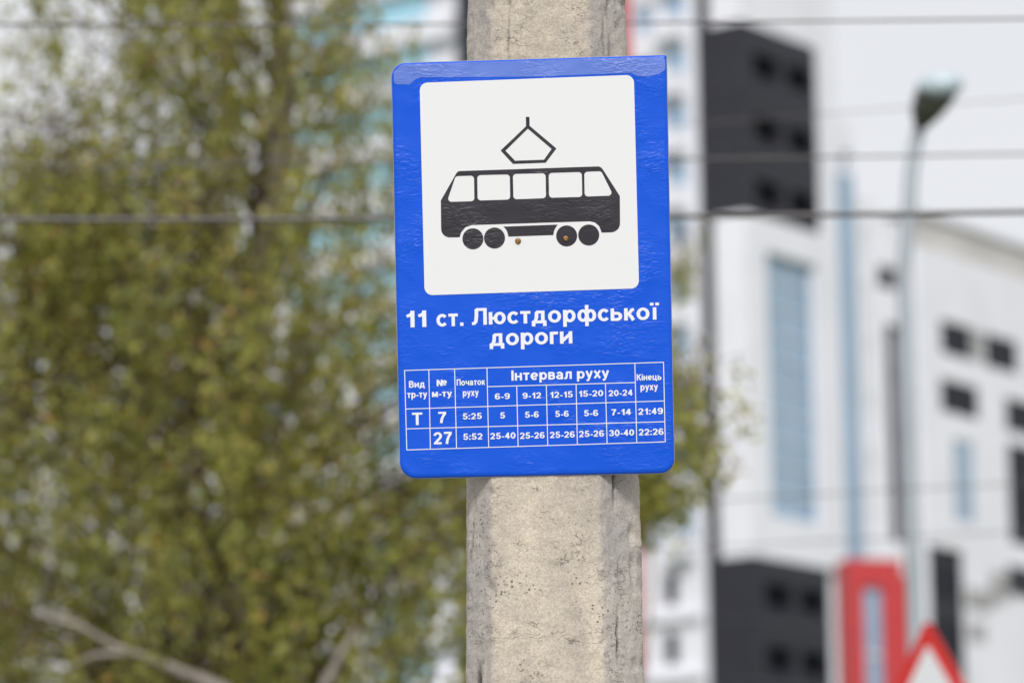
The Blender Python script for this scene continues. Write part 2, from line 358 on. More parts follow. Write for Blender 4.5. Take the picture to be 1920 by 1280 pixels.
# ---- bold sans lettering drawn as strokes (cap height 1, x-height .74)
def A(cx, cy, rx, ry, a0, a1, n=14): return [(cx+rx*math.cos(R(a0+(a1-a0)*i/n)), cy+ry*math.sin(R(a0+(a1-a0)*i/n))) for i in range(n+1)]
def E(cx, cy, rx, ry): return ('c', A(cx, cy, rx, ry, 0, 360*23/24, 23))
G = {
 '0': [E(.37, .5, .25, .42)],
 '1': [[(.40, 0), (.40, 1)], [(.38, .84), (.27, .74), (.10, .67)]],
 '2': [A(.36, .67, .245, .25, 172, -28)+[(.44, .40), (.17, .12)], [(.05, .08), (.68, .08)]],
 '3': [A(.35, .715, .22, .205, 165, -80)+[(.28, .53)], [(.28, .53)]+A(.35, .305, .26, .225, 80, -168)],
 '4': [[(.50, 0), (.50, 1)], [(.50, .93), (.12, .31)], [(.04, .30), (.73, .30)]],
 '5': [[(.66, .92), (.23, .92), (.16, .50)], A(.37, .325, .255, .245, 140, -168)],
 '6': [E(.38, .31, .25, .23), A(.39, .66, .25, .26, 25, 150)+[(.14, .62), (.125, .45), (.13, .31)]],
 '7': [[(.05, .92), (.68, .92)], [(.62, .88), (.46, .66), (.34, .38), (.28, 0)]],
 '8': [E(.37, .73, .21, .19), E(.37, .29, .25, .21)],
 '9': None,
 '-': [[(.04, .32), (.38, .32)]], ':': [[(.14, 0), (.14, .2)], [(.14, .52), (.14, .72)]], '.': [[(.14, 0), (.14, .2)]], ' ': [],
 'с': [A(.36, .37, .26, .29, 38, 322, 20)], 'о': [E(.38, .37, .28, .29)],
 'т': [[(.02, .66), (.62, .66)], [(.32, 0), (.32, .72)]],
 'Л': [[(.80, 0), (.80, 1)], [(.26, .92), (.80, .92)], [(.30, .95), (.29, .5), (.25, .2), (.16, .09), (.02, .08)]],
 'л': [[(.60, 0), (.60, .74)], [(.21, .66), (.60, .66)], [(.24, .68), (.23, .35), (.19, .13), (.11, .07), (.0, .07)]],
 'ю': [[(.12, 0), (.12, .74)], [(.12, .37), (.42, .37)], E(.66, .37, .25, .29)],
 'д': [[(0, .07), (.82, .07)], [(.08, .12), (.08, -.19)], [(.74, .12), (.74, -.19)], [(.63, .05), (.63, .74)], [(.24, .66), (.63, .66)], [(.27, .68), (.25, .32), (.16, .08)]],
 'р': [[(.12, -.27), (.12, .74)], E(.41, .37, .24, .29)],
 'ф': [[(.56, -.27), (.56, 1)], E(.33, .37, .22, .29), E(.79, .37, .22, .29)],
 'ь': [[(.12, 0), (.12, .74)], [(.12, .45), (.38, .45)]+A(.40, .265, .19, .185, 80, -80)+[(.38, .08), (.12, .08)]],
 'к': [[(.12, 0), (.12, .74)], [(.12, .38), (.30, .38)], [(.26, .34), (.46, .62), (.60, .66)], [(.26, .40), (.44, .22), (.56, 0)]],
 'ї': [[(.2, 0), (.2, .74)], [(.04, .85), (.04, 1.02)], [(.36, .85), (.36, 1.02)]],
 'і': [[(.12, 0), (.12, .74)], [(.12, .84), (.12, 1.02)]],
 'и': [[(.12, 0), (.12, .74)], [(.64, 0), (.64, .74)], [(.10, .12), (.66, .62)]],
 'г': [[(.12, 0), (.12, .74)], [(.12, .66), (.50, .66)]],
 'І': [[(.12, 0), (.12, 1)]], 'н': [[(.12, 0), (.12, .74)], [(.60, 0), (.60, .74)], [(.12, .38), (.60, .38)]],
 'е': [[(.12, .37), (.62, .37)], A(.37, .37, .26, .29, 0, 318, 20)],
 'в': [[(.12, 0), (.12, .74)], [(.12, .66), (.36, .66)]+A(.38, .53, .15, .13, 80, -80)+[(.30, .40)], [(.12, .39), (.38, .39)]+A(.40, .235, .17, .155, 80, -80)+[(.38, .08), (.12, .08)]],
 'а': [A(.33, .47, .22, .19, 160, 10)+[(.55, .30), (.56, .08), (.60, 0)], [(.55, .42), (.30, .38)]+A(.28, .22, .17, .15, 100, 270)+[(.42, .10), (.54, .22)]],
 'у': [[(.08, .74), (.34, .08)], [(.60, .74), (.34, .02), (.24, -.17), (.08, -.19)]],
 'х': [[(.06, .74), (.58, 0)], [(.58, .74), (.06, 0)]],
 'В': [[(.13, 0), (.13, 1)], [(.13, .92), (.44, .92)]+A(.46, .735, .19, .185, 80, -80)+[(.35, .54)], [(.13, .53), (.46, .53)]+A(.49, .305, .22, .225, 80, -80)+[(.46, .08), (.13, .08)]],
 'Т': [[(.02, .92), (.80, .92)], [(.41, 0), (.41, 1)]],
 'м': [[(.12, 0), (.12, .74)], [(.76, 0), (.76, .74)], [(.16, .74), (.44, .06)], [(.72, .74), (.44, .06)]],
 'П': [[(.13, 0), (.13, 1)], [(.72, 0), (.72, 1)], [(.13, .92), (.72, .92)]],
 'ч': [[(.62, 0), (.62, .74)], [(.12, .74), (.12, .50), (.18, .36), (.32, .32), (.62, .34)]],
 'К': [[(.13, 0), (.13, 1)], [(.13, .52), (.36, .52)], [(.32, .48), (.56, .84), (.74, .92)], [(.32, .55), (.54, .34), (.72, 0)]],
 'ц': [[(.12, 0), (.12, .74)], [(.60, 0), (.60, .74)], [(.12, .08), (.72, .08)], [(.72, .14), (.72, -.18)]],
 '№': [[(.12, 0), (.12, 1)], [(.62, 0), (.62, 1)], [(.14, .96), (.60, .04)], E(.96, .62, .16, .2), [(.78, .2), (1.14, .2)]],
}
G['9'] = [('c', [(.76-x, 1-y) for x, y in G['6'][0][1]]), [(.76-x, 1-y) for x, y in G['6'][1]]]
def strokes(txt, hs=.1, hh=.08):
    polys = []; x0 = 0
    for ch in txt:
        g = G[ch]; mxx = 0
        if ch == ' ': x0 += .38; continue
        for s in g:
            closed = isinstance(s, tuple); P = [Vector(p) for p in (s[1] if closed else s)]; n = len(P); Lf = []; Rt = []
            def off(t):
                nn = Vector((-t.y, t.x)); return nn*math.hypot(nn.x*hs, nn.y*hh)
            for i in range(n):
                if closed: t = (P[(i+1) % n]-P[i-1]).normalized(); o_ = off(t)
                elif i in (0, n-1): t = (P[1]-P[0] if i == 0 else P[-1]-P[-2]).normalized(); o_ = off(t)
                else:
                    t1 = (P[i]-P[i-1]).normalized(); t2 = (P[i+1]-P[i]).normalized(); t = (t1+t2).normalized(); c_ = max(.6, t.dot(t1)); o_ = off(t)/c_
                Lf.append(P[i]+o_); Rt.append(P[i]-o_)
            for q in Lf+Rt: mxx = max(mxx, q.x)
            sh = Vector((x0, 0)); polys.append(([q+sh for q in Lf], [q+sh for q in Rt], closed))
        x0 += mxx+(.10 if ch not in '-' else .08)
    return polys
def lettering(txt, xa, xb, base, cap, slope=-.0294, hs=.1, hh=.08, z=.0008):
    polys = strokes(txt, hs, hh); xs = [q.x for Lf, Rt, _ in polys for q in Lf+Rt]; mn, mx_ = min(xs), max(xs)
    V = []; Fc = []; sx = (xb-xa)/(mx_-mn)
    def T(q, zi):
        X = xa+(q.x-mn)*sx; Y = base+slope*(X-(xa+xb)/2)-q.y*cap; X += -.0195*-1*0 - .0195*q.y*cap
        p = c2(X, Y); return (p.x, p.y, zi)
    for k, (Lf, Rt, closed) in enumerate(polys):
        zi = z+.000025*(k % 8); n = len(V); m_ = len(Lf)
        V += [T(q, zi) for q in Lf]+[T(q, zi) for q in Rt]
        for i in range(m_ if closed else m_-1):
            j = (i+1) % m_; Fc.append((n+i, n+m_+i, n+m_+j, n+j))
    o = mesh_obj('lettering', V, Fc, M_ltr, sign); o['label'] = 'white lettering reading "%s"' % txt
    return o
for a in [('11', 140, 268, 247, 104), ('ст.', 332, 502, 241, 106), ('Люстдорфської', 555, 1738, 216, 105), ('дороги', 667, 1190, 357, 104),
          ('Інтервал руху', 805, 1422, 575, 64), ('Вид', 158, 258, 627, 42), ('тр-ту', 147, 273, 692, 43), ('№', 333, 397, 618, 40), ('м-ту', 303, 430, 686, 43),
          ('Початок', 459, 638, 613, 40), ('руху', 498, 598, 681, 43), ('Кінець', 1596, 1752, 581, 40), ('руху', 1620, 1730, 644, 43),
          ('6-9', 700, 795, 701, 37), ('9-12', 875, 992, 696, 37), ('12-15', 1050, 1192, 691, 38), ('15-20', 1231, 1385, 684, 38), ('20-24', 1418, 1570, 680, 38),
          ('Т', 178, 243, 864, 78), ('7', 343, 395, 851, 70), ('5:25', 497, 618, 827, 38), ('5', 733, 765, 822, 38), ('5-6', 890, 978, 817, 38), ('5-6', 1081, 1167, 812, 38),
          ('5-6', 1263, 1353, 807, 38), ('7-14', 1436, 1560, 801, 38), ('21:49', 1605, 1762, 797, 40),
          ('27', 313, 430, 984, 76), ('5:52', 500, 622, 956, 39), ('25-40', 671, 831, 951, 39), ('25-26', 858, 1015, 949, 39), ('25-26', 1047, 1205, 944, 39),
          ('25-26', 1231, 1390, 938, 39), ('30-40', 1421, 1580, 932, 39), ('22:26', 1608, 1766, 927, 40)]:
    big = a[4] > 60
    lettering(*a, hs=.106 if big else .112, hh=.086 if big else .09)
# screws
M_brass = mat('rusty_brass', (.33, .19, .07), .42, metal=.8, var=.45, vscale=220, bump=.0006, bscale=400)
for cx, cy in ((670, 992), (909, 980)):
    c_ = c1(cx, cy); V = []; Fc = []; prof_ = [(.0068, 0), (.0066, .0012), (.0052, .0034), (.003, .0046), (.0017, .0047), (.0015, .0032), (0.0001, .0032)]; K = 16
    for r_, z_ in prof_:
        for j in range(K): V.append((c_.x+r_*math.cos(j*2*math.pi/K), c_.y+r_*math.sin(j*2*math.pi/K), z_+.0011))
    for a_ in range(len(prof_)-1):
        for j in range(K): q = (j+1) % K; Fc.append((a_*K+j, a_*K+q, (a_+1)*K+q, (a_+1)*K+j))
    mesh_obj('screw', V, Fc, M_brass, sign, smooth=True)

# ------------------------------------------------------------------ overhead wires (across the road, in front of the trees)
M_wire = mat('wire', (.14, .13, .13), .6, metal=.3)
def wire(pa, pb, depth, r, label, sag=.25):
    a = at(*pa, depth); c = at(*pb, depth); d = c-a; a = a-d*2.2; c = c+d*2.2; n = 40; pts = []
    for i in range(n+1):
        f = i/n; p = a.lerp(c, f); p.z += sag*((2*f-1)**2)-sag*.03; pts.append(p)
    b = MB(); b.tube(pts, r, 6); o = b.build('overhead_wire', M_wire, smooth=True)
    tag(o, label, 'wire', 'overhead wires crossing above the road')
wire((0, 412), (1920, 398), 15.5, .011, 'thickest dark overhead cable crossing behind the sign at tram roof height')
wire((0, 309), (1920, 289), 17.5, .0052, 'thin overhead wire crossing between the thickest cable and the top one')
wire((0, 47), (1920, 36), 14.5, .0045, 'topmost thin overhead wire, crossing near the top of the picture')
wire((0, 1010), (1920, 905), 26, .005, 'faint wire crossing in front of the white tower below the sign', .1)
wire((0, 1090), (1920, 995), 27, .005, 'lowest faint wire, just above the red framed entrance', .1)
wire((0, 330), (1920, 185), 22, .003, 'very thin slanting wire rising to the right behind the lamp head', .1)

# ------------------------------------------------------------------ buildings
M_wht = mat('white_render', (.80, .80, .86), .8, var=.05, vscale=.3)
M_blk = mat('black_cladding', (.018, .018, .028), .6, var=.12, vscale=.5)
M_gls = mat('sky_tinted_glass', (.27, .39, .53), .25, spec=.6, var=.1, vscale=.4)  # opaque panes, the reflected sky is put into the pale blue base
M_dgl = mat('dark_glass', (.012, .012, .02), .4, spec=.2)
M_cyn = mat('cyan_glass_balustrade', (.35, .62, .75), .25, spec=.7)
M_gry = mat('grey_cladding', (.40, .39, .39), .8, var=.12, vscale=.4)
M_bge = mat('grey_beige_render', (.52, .50, .48), .85, var=.12, vscale=.3)
M_red = mat('red_cladding', (.50, .035, .04), .55, var=.1)
M_jnt = mat('joint_metal', (.07, .07, .09), .5, metal=.3)
M_frm = mat('window_frame', (.6, .62, .66), .5)
UP = Vector((0, 0, 1))
class Facade:
    def __init__(s, P, d, inward):      # P: Vector on the plane, d: horizontal unit direction
        s.P = Vector(P); s.d = d.normalized(); s.n = s.d.cross(UP).normalized()
        if s.n.dot(inward) > 0: s.n = -s.n
    def uv(s, px, py):
        r = ray(px, py); k = (s.P-CAM).dot(s.n)/r.dot(s.n); q = CAM+r*k-s.P; return q.dot(s.d), (CAM+r*k).z
    def pt(s, t, z, o=0): 
        p = s.P+s.d*t+s.n*o; return Vector((p.x, p.y, z))
    def box(s, b, t0, t1, z0, z1, o0, o1): b.box(s.pt(t0, z0, o0), s.d*(t1-t0), UP*(z1-z0), s.n*(o1-o0))
    def wall(s, b, t0, t1, z0, z1, holes, o0=0, o1=.3):    # slab with real openings
        ts = sorted(set([t0, t1]+[h[0] for h in holes]+[h[1] for h in holes])); zs = sorted(set([z0, z1]+[h[2] for h in holes]+[h[3] for h in holes]))
        ts = [t for t in ts if t0 <= t <= t1]; zs = [z for z in zs if z0 <= z <= z1]
        def hole(i, j):
            if not (0 <= i < len(ts)-1 and 0 <= j < len(zs)-1): return True
            tm = (ts[i]+ts[i+1])/2; zm = (zs[j]+zs[j+1])/2
            return any(h[0] < tm < h[1] and h[2] < zm < h[3] for h in holes)
        for i in range(len(ts)-1):
            for j in range(len(zs)-1):
                if hole(i, j): continue
                a, c, e, g = ts[i], ts[i+1], zs[j], zs[j+1]
                b.quad(s.pt(a, e, o1), s.pt(c, e, o1), s.pt(c, g, o1), s.pt(a, g, o1))
                if hole(i-1, j): b.quad(s.pt(a, e, o0), s.pt(a, e, o1), s.pt(a, g, o1), s.pt(a, g, o0))
                if hole(i+1, j): b.quad(s.pt(c, e, o0), s.pt(c, e, o1), s.pt(c, g, o1), s.pt(c, g, o0))
                if hole(i, j-1): b.quad(s.pt(a, e, o0), s.pt(c, e, o0), s.pt(c, e, o1), s.pt(a, e, o1))
                if hole(i, j+1): b.quad(s.pt(a, g, o0), s.pt(c, g, o0), s.pt(c, g, o1), s.pt(a, g, o1))
    def window(s, parent, h, mp, o=.04, bars=1, fr=.07, cross=0):
        t0, t1, z0, z1 = h; b = MB()
        s.box(b, t0, t0+fr, z0, z1, o, o+.1); s.box(b, t1-fr, t1, z0, z1, o, o+.1)
        s.box(b, t0+fr, t1-fr, z0, z0+fr, o, o+.098); s.box(b, t0+fr, t1-fr, z1-fr, z1, o, o+.098)
        for i in range(bars):
            c = t0+(t1-t0)*(i+1)/(bars+1); s.box(b, c-fr/2, c+fr/2, z0+fr, z1-fr, o, o+.09)
        for i in range(cross):
            c = z0+(z1-z0)*(i+1)/(cross+1); s.box(b, t0+fr, t1-fr, c-fr/2, c+fr/2, o, o+.084)
        f = b.build('window', M_frm if mp is not M_dgl else M_dgl, parent)
        b = MB(); s.box(b, t0+.01, t1-.01, z0+.01, z1-.01, o-.03, o+.03); b.build('pane', mp, f)
AZ = R(38)
da = Vector((math.sin(AZ), math.cos(AZ), 0)); db = Vector((-math.cos(AZ), math.sin(AZ), 0))
C0 = at(1400, 640, 190); C0.z = 0
FA = Facade(C0, da, db); FB = Facade(C0, db, da)
tower = thing('apartment_tower', 'tall white apartment tower with black clad bay and pale glass, right of the sign', 'building', tuple(C0))
ta = lambda x, y=640: FA.uv(x, y)[0]
tb = lambda x, y=640: FB.uv(x, y)[0]
zc = lambda y: FA.uv(1400, y)[1]
A1 = ta(1523, 250); B1 = tb(1349, 640)
ZT = zc(-420)
# inner volume
b = MB(); b.box(FA.pt(.5, 0, -.5), da*(ta(1572, 100)-.5), db*(tb(560)-1), UP*(ZT-.5)); b.build('core', M_gry, tower)
# corner bay, alternate white and black floors, openings on both faces
bands = [(zc(-420), zc(48), 'w'), (zc(48), zc(402), 'k'), (zc(402), zc(1040), 'w2'), (zc(1040), zc(1640), 'k'), (zc(1640), 0, 'w')]
for z1, z0, kd in bands:
    m_ = M_blk if kd == 'k' else M_wht
    holesA = []; holesB = []
    if kd == 'k':
        n_ = max(1, round((z1-z0)/2.95)); hs_ = (z1-z0)/n_
        for i in range(n_):
            zb_ = z0+hs_*i+.55
            holesA += [(A1*.10, A1*.46, zb_, zb_+1.35), (A1*.58, A1*.94, zb_+.1, zb_+1.35)]
    if kd == 'w2': holesA = [(ta(1432), ta(1524), zc(1000)+1.1, zc(500)+1.0)]
    a1_ = ta(1552, 700) if kd == 'w2' else A1
    b = MB(); FA.wall(b, -.3, a1_, z0, z1, holesA, -.48, .3); FB.wall(b, 0.02, B1, z0, z1, holesB, -.48, .297)
    b.quad(FA.pt(-.3, z1-.001, .3), FA.pt(a1_, z1-.001, .3), FA.pt(a1_, z1-.001, -.5), FA.pt(-.3, z1-.001, -.5))
    b.build('bay_wall', m_, tower)
    if kd == 'k':
        for i in range(1, n_):
            bb = MB(); FA.box(bb, -.32, A1+.02, z0+hs_*i-.06, z0+hs_*i+.06, .302, .36); bb.build('floor_joint', M_jnt, tower)
            bb = MB(); FB.box(bb, .0, B1, z0+hs_*i-.06, z0+hs_*i+.06, .302, .36); bb.build('floor_joint', M_jnt, tower)
    for h in holesA:
        if kd == 'k': FA.window(tower, h, M_dgl, -.3)
        else: FA.window(tower, h, M_gls, -.1, bars=1, cross=9, fr=.09)
# recessed joint left of the bay, the shade in its gap put in as black
b = MB(); FB.box(b, B1+.002, tb(1322), 0, ZT, -.45, .18); b.build('shadow_joint', M_blk, tower)
# left wing along face b
x_r = 1321.5; tB0 = tb(x_r)+.002; tB1 = tb(560)
FBy = lambda x, y: FB.uv(x, y)
# white wing wall with windows, storeys about 2.95 m
zst = zc(48)-.4; holes = []; stor = []
z = zst+2.95*4
while z > 3: stor.append(z); z -= 2.95
wx = [(tb(1306), tb(1300)), (tb(1258), tb(1240))]
cols_lo = [(tb(1268), tb(1242))]
cols_hi = [(tb(1240), tb(1205)), (tb(1318)+.3, tb(1306))]
for i, zf in enumerate(stor):
    lower = zf < zc(960)
    for c_ in (cols_lo if lower else cols_hi): holes.append((c_[0], c_[1], zf-2.1, zf-.55, 'lo' if lower else 'hi'))
b = MB(); FB.wall(b, tB0, tb(1199), 0, ZT, [h[:4] for h in holes]); b.build('wing_wall', M_wht, tower)
for h in holes: FB.window(tower, h[:4], M_dgl if h[4] == 'lo' else M_gls, .02)
for i, zf in enumerate(stor):
    if zf > zc(960):                     # little white balconies in front of grey-blue loggias
        b = MB(); t0, t1 = tb(1303), tb(1262)
        FB.box(b, t0, t1, zf-2.9, zf-1.75, .32, 1.1); b.build('balcony', M_wht, tower)
        b = MB(); FB.box(b, t0+.1, t1-.1, zf-1.7, zf-.3, .302, .34); b.build('balcony_glazing', M_gls, tower)
    else:
        b = MB(); FB.box(b, tb(1315), tb(1200), zf-2.95, zf-2.55, .302, .62); b.build('balcony_ledge', M_wht, tower)
# red pier, dark piers, white and cyan loggia stack behind the pole
b = MB(); FB.box(b, tb(1199)+.002, tb(1150), 0, ZT, 0, .55); b.build('red_pier', M_red, tower)
b = MB(); FB.box(b, tb(1150)+.002, tb(866), 0, ZT, 0, .3); b.build('pier_wall', M_blk, tower)
tL0, tL1 = tb(866)+.002, tB1
for i, zf in enumerate(stor):
    b = MB(); FB.box(b, tL0, tL1, zf-3.0, zf-1.75, 0, .9); b.build('balcony_parapet', M_wht, tower)
    b = MB(); FB.box(b, tL0, tb(808), zf-1.748, zf-.052, 0, .2); b.build('loggia_wall', M_wht, tower)
    b = MB(); FB.box(b, tb(808)+.002, tL1, zf-1.748, zf-.052, 0, .45); b.build('loggia_glazing', M_cyn, tower)
# right flank of the tower beyond the bay, stepping down
steps = [(A1+.002, ta(1563, 100), -420), (ta(1563, 100)+.002, ta(1604, 330), 225), (ta(1604, 330)+.002, ta(1650, 430), 372)]
dk = M_gls
for i, (t0, t1, yt) in enumerate(steps):
    zt_ = FA.uv((1545, 1584, 1627)[i], yt)[1] if yt > 0 else ZT
    hz = []; z = zt_-1.6
    while z > 4 and i > 0:
        hz.append((t0+(t1-t0)*.42, t1-.15 if i == 1 else t0+(t1-t0)*.6, z-2.0, z)); z -= 2.95
    b = MB(); FA.wall(b, t0, t1, 0, zt_, hz, -1.2, -.15 if i else 0)
    b.quad(FA.pt(t0, zt_, 0 if not i else -.15), FA.pt(t1, zt_, 0 if not i else -.15), FA.pt(t1, zt_, -1.2), FA.pt(t0, zt_, -1.2))
    b.build('flank_wall', M_wht, tower)
    if i: b = MB(); FA.box(b, t0, t1, 0, zt_-.05, -9, -1.2); b.build('flank_core', M_gry, tower)
    for h in hz: FA.window(tower, h, M_gls, -.9)
t0, t1 = ta(1582, 700), ta(1603, 700)
b = MB(); FA.box(b, t0, t1, zc(1120), FA.uv(1590, 330)[1], -.148, .2); b.build('glass_shaft', M_gls, tower)
# stair wing with dark recess
wing = thing('stair_wing', 'narrow white block with pale glazing and a tall dark recess, between tower and low house', 'building', tuple(FA.pt(ta(1652), 0)))
t0, t1 = ta(1650, 430)+.01, ta(1711, 700); zt_ = FA.uv(1675, 415)[1]
d0, d1 = ta(1665, 800), ta(1695, 800); zd0, zd1 = FA.uv(1680, 1015)[1], FA.uv(1680, 610)[1]
hh_ = [(d0, d1, zd0, zd1), (ta(1628+24, 515), ta(1682, 515), FA.uv(1660, 540)[1], FA.uv(1660, 498)[1])]
b = MB(); FA.wall(b, t0, t1, 0, zt_, hh_, -.32, 0); b.quad(FA.pt(t0, zt_, 0), FA.pt(t1, zt_, 0), FA.pt(t1, zt_, -1.4), FA.pt(t0, zt_, -1.4)); b.build('wall', M_wht, wing)
b = MB(); FA.box(b, t0, t1, 0, zt_-.05, -9, -.32); b.build('back_wall', M_blk, wing)
FA.window(wing, hh_[1], M_dgl, -.25)
z = zd0
while z < zd1-1:
    b = MB(); FA.box(b, d0, d1, z, z+.15, -.318, -.2); z += 2.95; b.build('landing', M_jnt, wing)

# right house: same direction, a little nearer
C2 = FA.pt(ta(1712, 700), 0, .1)
F2 = Facade(C2, da, db); house = thing('white_house_block', 'lower white block with slit dark windows and black ground storeys at the right edge', 'building', tuple(C2))
u = lambda x, y: F2.uv(x, y)
t1 = u(2120, 700)[0]; ztop = u(1712, 462)[1]
wn = [(1754, 1811, 604, 655), (1811.5, 1836, 624, 672), (1836.5, 1897, 630, 680), (1754, 1824, 714, 764), (1778, 1816, 828, 968), (1876, 1990, 750, 800), (1880, 1990, 835, 1010)]
holes = []
for x0, x1, y0, y1 in wn:
    a_, z1_ = u(x0, y0-5); c_, _ = u(x1, y0); z0_ = u(x0, y1+6)[1]; holes.append((a_, c_, z0_, z1_))
blk = (u(1734, 1100)[0], u(1800, 1100)[0], 0, u(1738, 1022)[1])
b = MB(); F2.wall(b, 0, t1, 0, ztop, holes+[blk]); b.quad(F2.pt(0, ztop, .3), F2.pt(t1, ztop, .3), F2.pt(t1, ztop, -9), F2.pt(0, ztop, -9)); b.build('wall', M_wht, house)
b = MB(); F2.box(b, .1, t1-.1, 0, ztop-.05, -9, -.02); b.build('core', M_gry, house)
for i, h in enumerate(holes): F2.window(house, h, M_gls if i == 4 else (M_gry if i == 1 else M_dgl), .16, bars=0 if i < 4 else 1, cross=3 if i in (4, 6) else 0)
b = MB(); F2.box(b, blk[0], blk[1], 0, blk[3], .0, .12); b.build('black_bay', M_blk, house)
for k_ in range(4):
    z = blk[3]-2.4-3*k_; F2.window(house, (blk[0]+.3, blk[1]-.3, z, z+1.5), M_dgl, .14)
for (x0, x1, y0, y1, mm_) in [(1800, 1850, 1100, 1135, M_gry), (1806, 1835, 1165, 1195, M_gry), (1846, 1878, 1070, 1120, M_gry), (1880, 1990, 1060, 1110, M_blk)]:
    a_, z1_ = u(x0, y0); c_, _ = u(x1, y0); z0_ = u(x0, y1)[1]; b = MB(); F2.box(b, a_, c_, z0_, z1_, .302, .42); b.build('cladding_panel', mm_, house)
# set-back roof storey
a_ = u(1752, 470)[0]; zr = u(1745, 462)[1]
b = MB(); F2.box(b, a_, t1-1, ztop-.02, ztop+2.3, -6, -1.2); b.build('roof_storey', M_bge, house)
b = MB(); F2.box(b, a_-.2, t1-.8, ztop+2.302, ztop+2.5, -6.2, -1.0); b.build('roof_slab', M_gry, house)

# red framed entrance tower, nearer
C3 = at(1592, 1150, 120); C3.z = 0
F3 = Facade(C3, Vector((1, .25, 0)), Vector((0, 1, 0)))
F3s = Facade(F3.pt(F3.uv(1692, 1100)[0], 0), Vector((.25, 1, 0)), Vector((-1, 0, 0)))
gate = thing('red_portal', 'red framed portal with a tall pale glass panel, left of the lamp post', 'portal', tuple(C3))
W3 = F3.uv(1692, 1100)[0]; zt3 = F3.uv(1592, 1046)[1]; g0 = F3.uv(1619, 1100)[0]; g1 = F3.uv(1654, 1100)[0]; gz = F3.uv(1636, 1098)[1]
b = MB(); F3.box(b, 0, g0, 0, zt3, -1.2, 0); b.build('post', M_red, gate)
b = MB(); F3.box(b, g1, W3, 0, zt3, -1.2, 0); b.build('post', M_red, gate)
b = MB(); F3.box(b, g0+.002, g1-.002, gz, zt3-.01, -1.19, -.004); b.build('lintel', M_red, gate)
b = MB(); F3.box(b, g0+.002, g1-.002, 0, gz-.002, -.5, -.15); gl = b.build('glass_panel', M_gls, gate)
b = MB()
z = gz-2.2
while z > 1: F3.box(b, g0+.004, g1-.004, z, z+.1, -.148, -.09); z -= 2.2
b.build('mullion', M_frm, gl)

b = MB(); b.box(F3.pt(W3+.002, 0, -.2), F3.d*.42, -F3.n*.9, UP*(zt3-.45)); b.build('side_post', M_red, gate)

# far pale block behind the birch, lower left
C4 = at(40, 900, 150); C4.z = 0
F4 = Facade(C4, Vector((1, .12, 0)), Vector((0, 1, 0)))
pb = thing('pale_panel_block', 'pale apartment block glimpsed through the lower leaves of the weeping birch', 'building', tuple(C4))
z4 = F4.uv(40, 690)[1]; tt0 = F4.uv(-260, 900)[0]; tt1 = F4.uv(700, 900)[0]; holes = []
z = z4-1.2
while z > 3:
    t = tt0+1.2
    while t < tt1-2: holes.append((t, t+1.6, z-1.6, z)); t += 3.4
    z -= 3
b = MB(); F4.wall(b, tt0, tt1, 0, z4, holes); b.quad(F4.pt(tt0, z4, .3), F4.pt(tt1, z4, .3), F4.pt(tt1, z4, -9), F4.pt(tt0, z4, -9)); b.build('wall', M_wht, pb)
b = MB(); F4.box(b, tt0, tt1, 0, z4-.05, -9, -.02); b.build('core', M_gry, pb)
for h in holes:
    if h[3] > 12: F4.window(pb, h, M_gls, .05)
    else: F4.window(pb, h, M_gls, .05, bars=0)

# ------------------------------------------------------------------ street lamp
M_lpole = mat('painted_lamp_post', (.40, .44, .48), .45, metal=.2, var=.08)
M_lhead = mat('lamp_housing', (.13, .125, .12), .5, var=.2)
M_ltop = mat('lamp_cover', (.46, .55, .60), .3, spec=.6)
LD = 30; base = at(1717, 1200, LD); topx = at(1705, 420, LD); base.z = -.02
lamp = thing('street_lamp', 'tall blue-grey street lamp with teardrop head in front of the white buildings', 'street lamp', tuple(base))
t5 = [Vector((base.x, base.y, z)) for z in (-.02, 1.5, 3, 4.5)] + [Vector((base.x, base.y, at(1703, 480, LD).z))]
yb = base.y
zp = lambda px, py: (lambda r: CAM+r*((yb-CAM.y)/r.y))(ray(px, py))
pts = t5+[zp(1704, 400), zp(1708, 330), zp(1716, 270), zp(1727, 232)]
dx = base.x-zp(1716, 1180).x
b = MB(); b.tube(pts, [.085, .08, .074, .068, .062, .06, .058, .054, .046], 12); b.build('post', M_lpole, lamp, smooth=True)
b = MB(); b.tube([(base.x, base.y, -.02), (base.x, base.y, .9)], [.11, .105], 12); b.build('base_sleeve', M_lpole, lamp, smooth=True)
# head: lofted teardrop tipping up towards the road, cover on its upper lip
def loft(secs, m, name, parent, K=20):
    V = []; Fc = []
    for c_, rx, ry, nrm in secs:
        ax = Vector((1, 0, 0)); ay = nrm.cross(ax).normalized()
        for j in range(K):
            q = 2*math.pi*j/K; V.append(c_+ax*rx*math.cos(q)+ay*ry*math.sin(q))
    for a_ in range(len(secs)-1):
        for j in range(K): q = (j+1) % K; Fc.append((a_*K+j, a_*K+q, (a_+1)*K+q, (a_+1)*K+j))
    Fc.append(tuple(range(K))[::-1]); Fc.append(tuple((len(secs)-1)*K+j for j in range(K)))
    return mesh_obj(name, V, Fc, m, parent, smooth=True)
h0 = zp(1727, 236); h1 = zp(1752, 184); h1.y -= .38; ax_ = (h1-h0)
secs = [(h0+ax_*f, rx, ry, ax_.normalized()) for f, rx, ry in ((-.12, .04, .04), (.0, .055, .055), (.2, .10, .08), (.45, .145, .10), (.75, .165, .11), (.98, .165, .105))]
hd = loft(secs, M_lhead, 'lamp_head', lamp)
secs = [(h0+ax_*f+Vector((0.006, 0, .0)), rx, ry, ax_.normalized()) for f, rx, ry in ((.985, .185, .118), (1.05, .18, .115), (1.14, .155, .10), (1.22, .10, .07), (1.25, .04, .03))]
loft(secs, M_ltop, 'lamp_cover', lamp)

